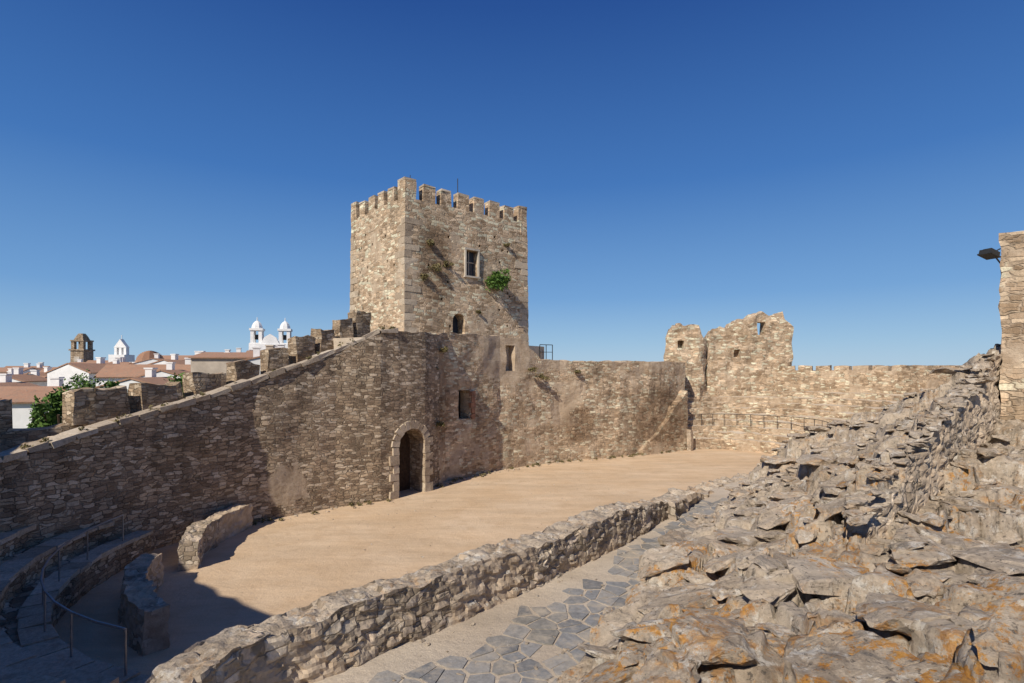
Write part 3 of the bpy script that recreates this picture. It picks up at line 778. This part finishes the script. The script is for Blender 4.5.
b.prism([o-U*1.4-Wv*.5+Z*9.75,o+U*1.4-Wv*.5+Z*9.75,o+U*.9-Wv*.5+Z*10.8,o-Wv*.5+Z*11.4,o-U*.9-Wv*.5+Z*10.8],Wv*.8)
for sg in(-1,1):
    t=o+U*sg*2.1+Wv*.6
    for a in(-1,1):
        for c in(-1,1): b.box(t+U*a*.6+Wv*c*.6+Z*10.9,U,Wv,Z,.5,.5,2.3)
    b.box(t+Z*9.8,U,Wv,Z,1.95,1.95,.3); b.box(t+Z*12.1,U,Wv,Z,2.0,2.0,.35)
    prev=[t+V(math.cos(q*.785)*.9,math.sin(q*.785)*.9,12.25) for q in range(8)]
    for f,z in((.9,12.7),(.7,13.1),(.38,13.4),(.1,13.55),(.05,14.1)):
        cur=[t+V(math.cos(q*.785)*.9*f,math.sin(q*.785)*.9*f,z) for q in range(8)]; i=len(b.v); b.v+=prev+cur
        for k in range(8): b.f.append([i+k,i+(k+1)%8,i+8+(k+1)%8,i+8+k])
        prev=cur
b.obj('facade_and_belfries','white',ch)
b=B(); 
for sg in(-1,1): b.box(o+U*sg*2.1+Wv*.6+Z*10.9,U,Wv,Z,.6,.6,.8)
b.box(o-Wv*.63+Z*7.3,U,Wv,Z,1.1,.06,1.4); b.box(o-Wv*.63+Z*1.5,U,Wv,Z,1.6,.06,3); b.obj('bells_and_openings','iron',ch)
b=B()
for sg in(-1,1):
    b.prism([o+U*sg*3.0+Wv*.7+Z*8.3,o+U*sg*3.0+Wv*11.5+Z*8.3,o+Wv*11.5+Z*9.4,o+Wv*.7+Z*9.4],Z*.2)
b.obj('roof','tile',ch)
o=V(-79.5,110,0); b=B(); X=V(1,0,0);Y_=V(0,1,0); b.box(o+Z*4.3,X,Y_,Z,3.2,3,8.8)
b.box(o+Z*9.4,X,Y_,Z,.5,.9,1.6); b.box(o+X*.95+Z*9.4,X,Y_,Z,.5,.9,1.6); b.box(o-X*.95+Z*9.4,X,Y_,Z,.5,.9,1.6)
b.prism([o-X*1.3-Y_*.5+Z*10.15,o+X*1.3-Y_*.5+Z*10.15,o+X*.5-Y_*.5+Z*11.2,o-Y_*.5+Z*11.9,o-X*.5-Y_*.5+Z*11.2],Y_*1)
b.tube([o+Z*11.7,o+Z*12.7],.08); b.obj('white_chapel','white')
ce2=empty('stone_clock_tower'); o=V(-103.5,130,0); b=B(); b.box(o+Z*4.5,X,Y_,Z,3.1,3.1,12)
b.box(o+Z*10.4,X,Y_,Z,3.6,3.6,.35)
for a in(-1,1):
    for c in(-1,1): b.box(o+X*a*1.1+Y_*c*1.1+Z*11.5,X,Y_,Z,.75,.75,2)
b.box(o+Z*12.6,X,Y_,Z,3.2,3.2,.35)
for k in range(8):
    f=1-k/9.; b.box(o+Z*(12.85+k*.2),X,Y_,Z,2.2*math.sqrt(f),2.2*math.sqrt(f),.22)
b.obj('tower_body','wall',ce2)
b=B(); b.box(o-Y_*1.58+Z*8.2,X,Y_,Z,1.2,.06,1.2); b.obj('clock_face','frame',ce2)
dm=empty('domed_building')
b=B(); o=V(-67,100,0)
for k in range(10): 
    f=math.cos(math.pi/2*k/10); b.prism([o+V(math.cos(t)*2.2*f,math.sin(t)*2.2*f,7.0+1.8*math.sin(math.pi/2*k/10)) for t in[math.pi*2*i/12 for i in range(12)]],Z*.4)
b.obj('dome','tile',dm)
b=B(); b.box(o+Z*3,X,Y_,Z,4.6,4.6,8.1); b.obj('walls','white',dm)
def tree(x,y,zb,zt,r,name='tree'):
    e=empty(name); b=B(); b.tube([V(x,y,zb),V(x+.1,y,(zb+zt)/2)],.16); 
    for k in range(5):
        a=k*1.3; b.tube([V(x,y,zb+(zt-zb)*.3),V(x+math.cos(a)*r*.6,y+math.sin(a)*r*.6,zb+(zt-zb)*.7)],.07)
    b.obj('trunk','wood',e); b=B(); leaves(b,(x,y,(zb+zt)/2+.3),(r,r,(zt-zb)/2),2600,.16,16); b.obj('crown','leaf',e)
tree(-25.4,30.5,-1,4.9,1.3); tree(-24.2,31.5,-1,4.4,.9); tree(-36,45,-1,5.3,2.2); tree(-24.6,40,-1,5.3,1.6); tree(-65,82,-1,6.0,3)
tree(-22.2,40,-1,5.2,1.6); tree(-30,40,-1,5.4,2); tree(-54,68,-1,5.6,2.4); tree(-21.5,35,-1,5.0,1.4)

# ------------------------------------------------------------ light, sky, camera
az_x,az_y=-.53,-.848; el=math.radians(40)
sd=V(az_x*math.cos(el),az_y*math.cos(el),math.sin(el)).normalized()
L=bpy.data.lights.new('sun','SUN'); L.energy=5.; L.angle=math.radians(.5); L.color=(1,.92,.80)
lo=bpy.data.objects.new('sun',L); scene.collection.objects.link(lo); lo.rotation_euler=sd.to_track_quat('Z','Y').to_euler()
w=bpy.data.worlds.new('World'); scene.world=w; w.use_nodes=True; nt=w.node_tree
bg=nt.nodes['Background']; sk=nt.nodes.new('ShaderNodeTexSky'); sk.sky_type='NISHITA'; sk.sun_disc=False
sk.sun_elevation=el; sk.sun_rotation=math.atan2(az_x,az_y); sk.altitude=300; sk.air_density=1.0; sk.dust_density=.3; sk.ozone_density=2.5
tc=nt.nodes.new('ShaderNodeTexCoord'); sx=nt.nodes.new('ShaderNodeSeparateXYZ'); nt.links.new(tc.outputs['Generated'],sx.inputs[0])
cr=nt.nodes.new('ShaderNodeValToRGB'); els=cr.color_ramp.elements
stops=[(0,(.38,.56,.74)),(.05,(.28,.48,.71)),(.13,(.15,.34,.65)),(.32,(.047,.175,.49)),(.56,(.014,.075,.305)),(1,(.012,.045,.18))]
while len(els)<len(stops): els.new(.5)
for e_,(p_,c_) in zip(els,stops): e_.position=p_; e_.color=(*c_,1)
nt.links.new(sx.outputs[2],cr.inputs[0])
sc_=nt.nodes.new('ShaderNodeVectorMath'); sc_.operation='SCALE'; sc_.inputs['Scale'].default_value=10.; nt.links.new(cr.outputs[0],sc_.inputs[0])
mx=nt.nodes.new('ShaderNodeMix'); mx.data_type='RGBA'; mx.inputs[0].default_value=.88
nt.links.new(sk.outputs[0],mx.inputs[6]); nt.links.new(sc_.outputs[0],mx.inputs[7]); nt.links.new(mx.outputs[2],bg.inputs[0]); bg.inputs[1].default_value=.1
cam=bpy.data.cameras.new('camera'); co=bpy.data.objects.new('camera',cam); scene.collection.objects.link(co)
co.location=(0,0,5.6); co.rotation_euler=(math.radians(90),0,0); cam.sensor_width=36; cam.lens=36*540/1024
cam.shift_y=28.5/1024; cam.clip_end=60000; cam.clip_start=.05; scene.camera=co
scene.view_settings.view_transform='Standard'; scene.view_settings.look='None'; scene.view_settings.exposure=0
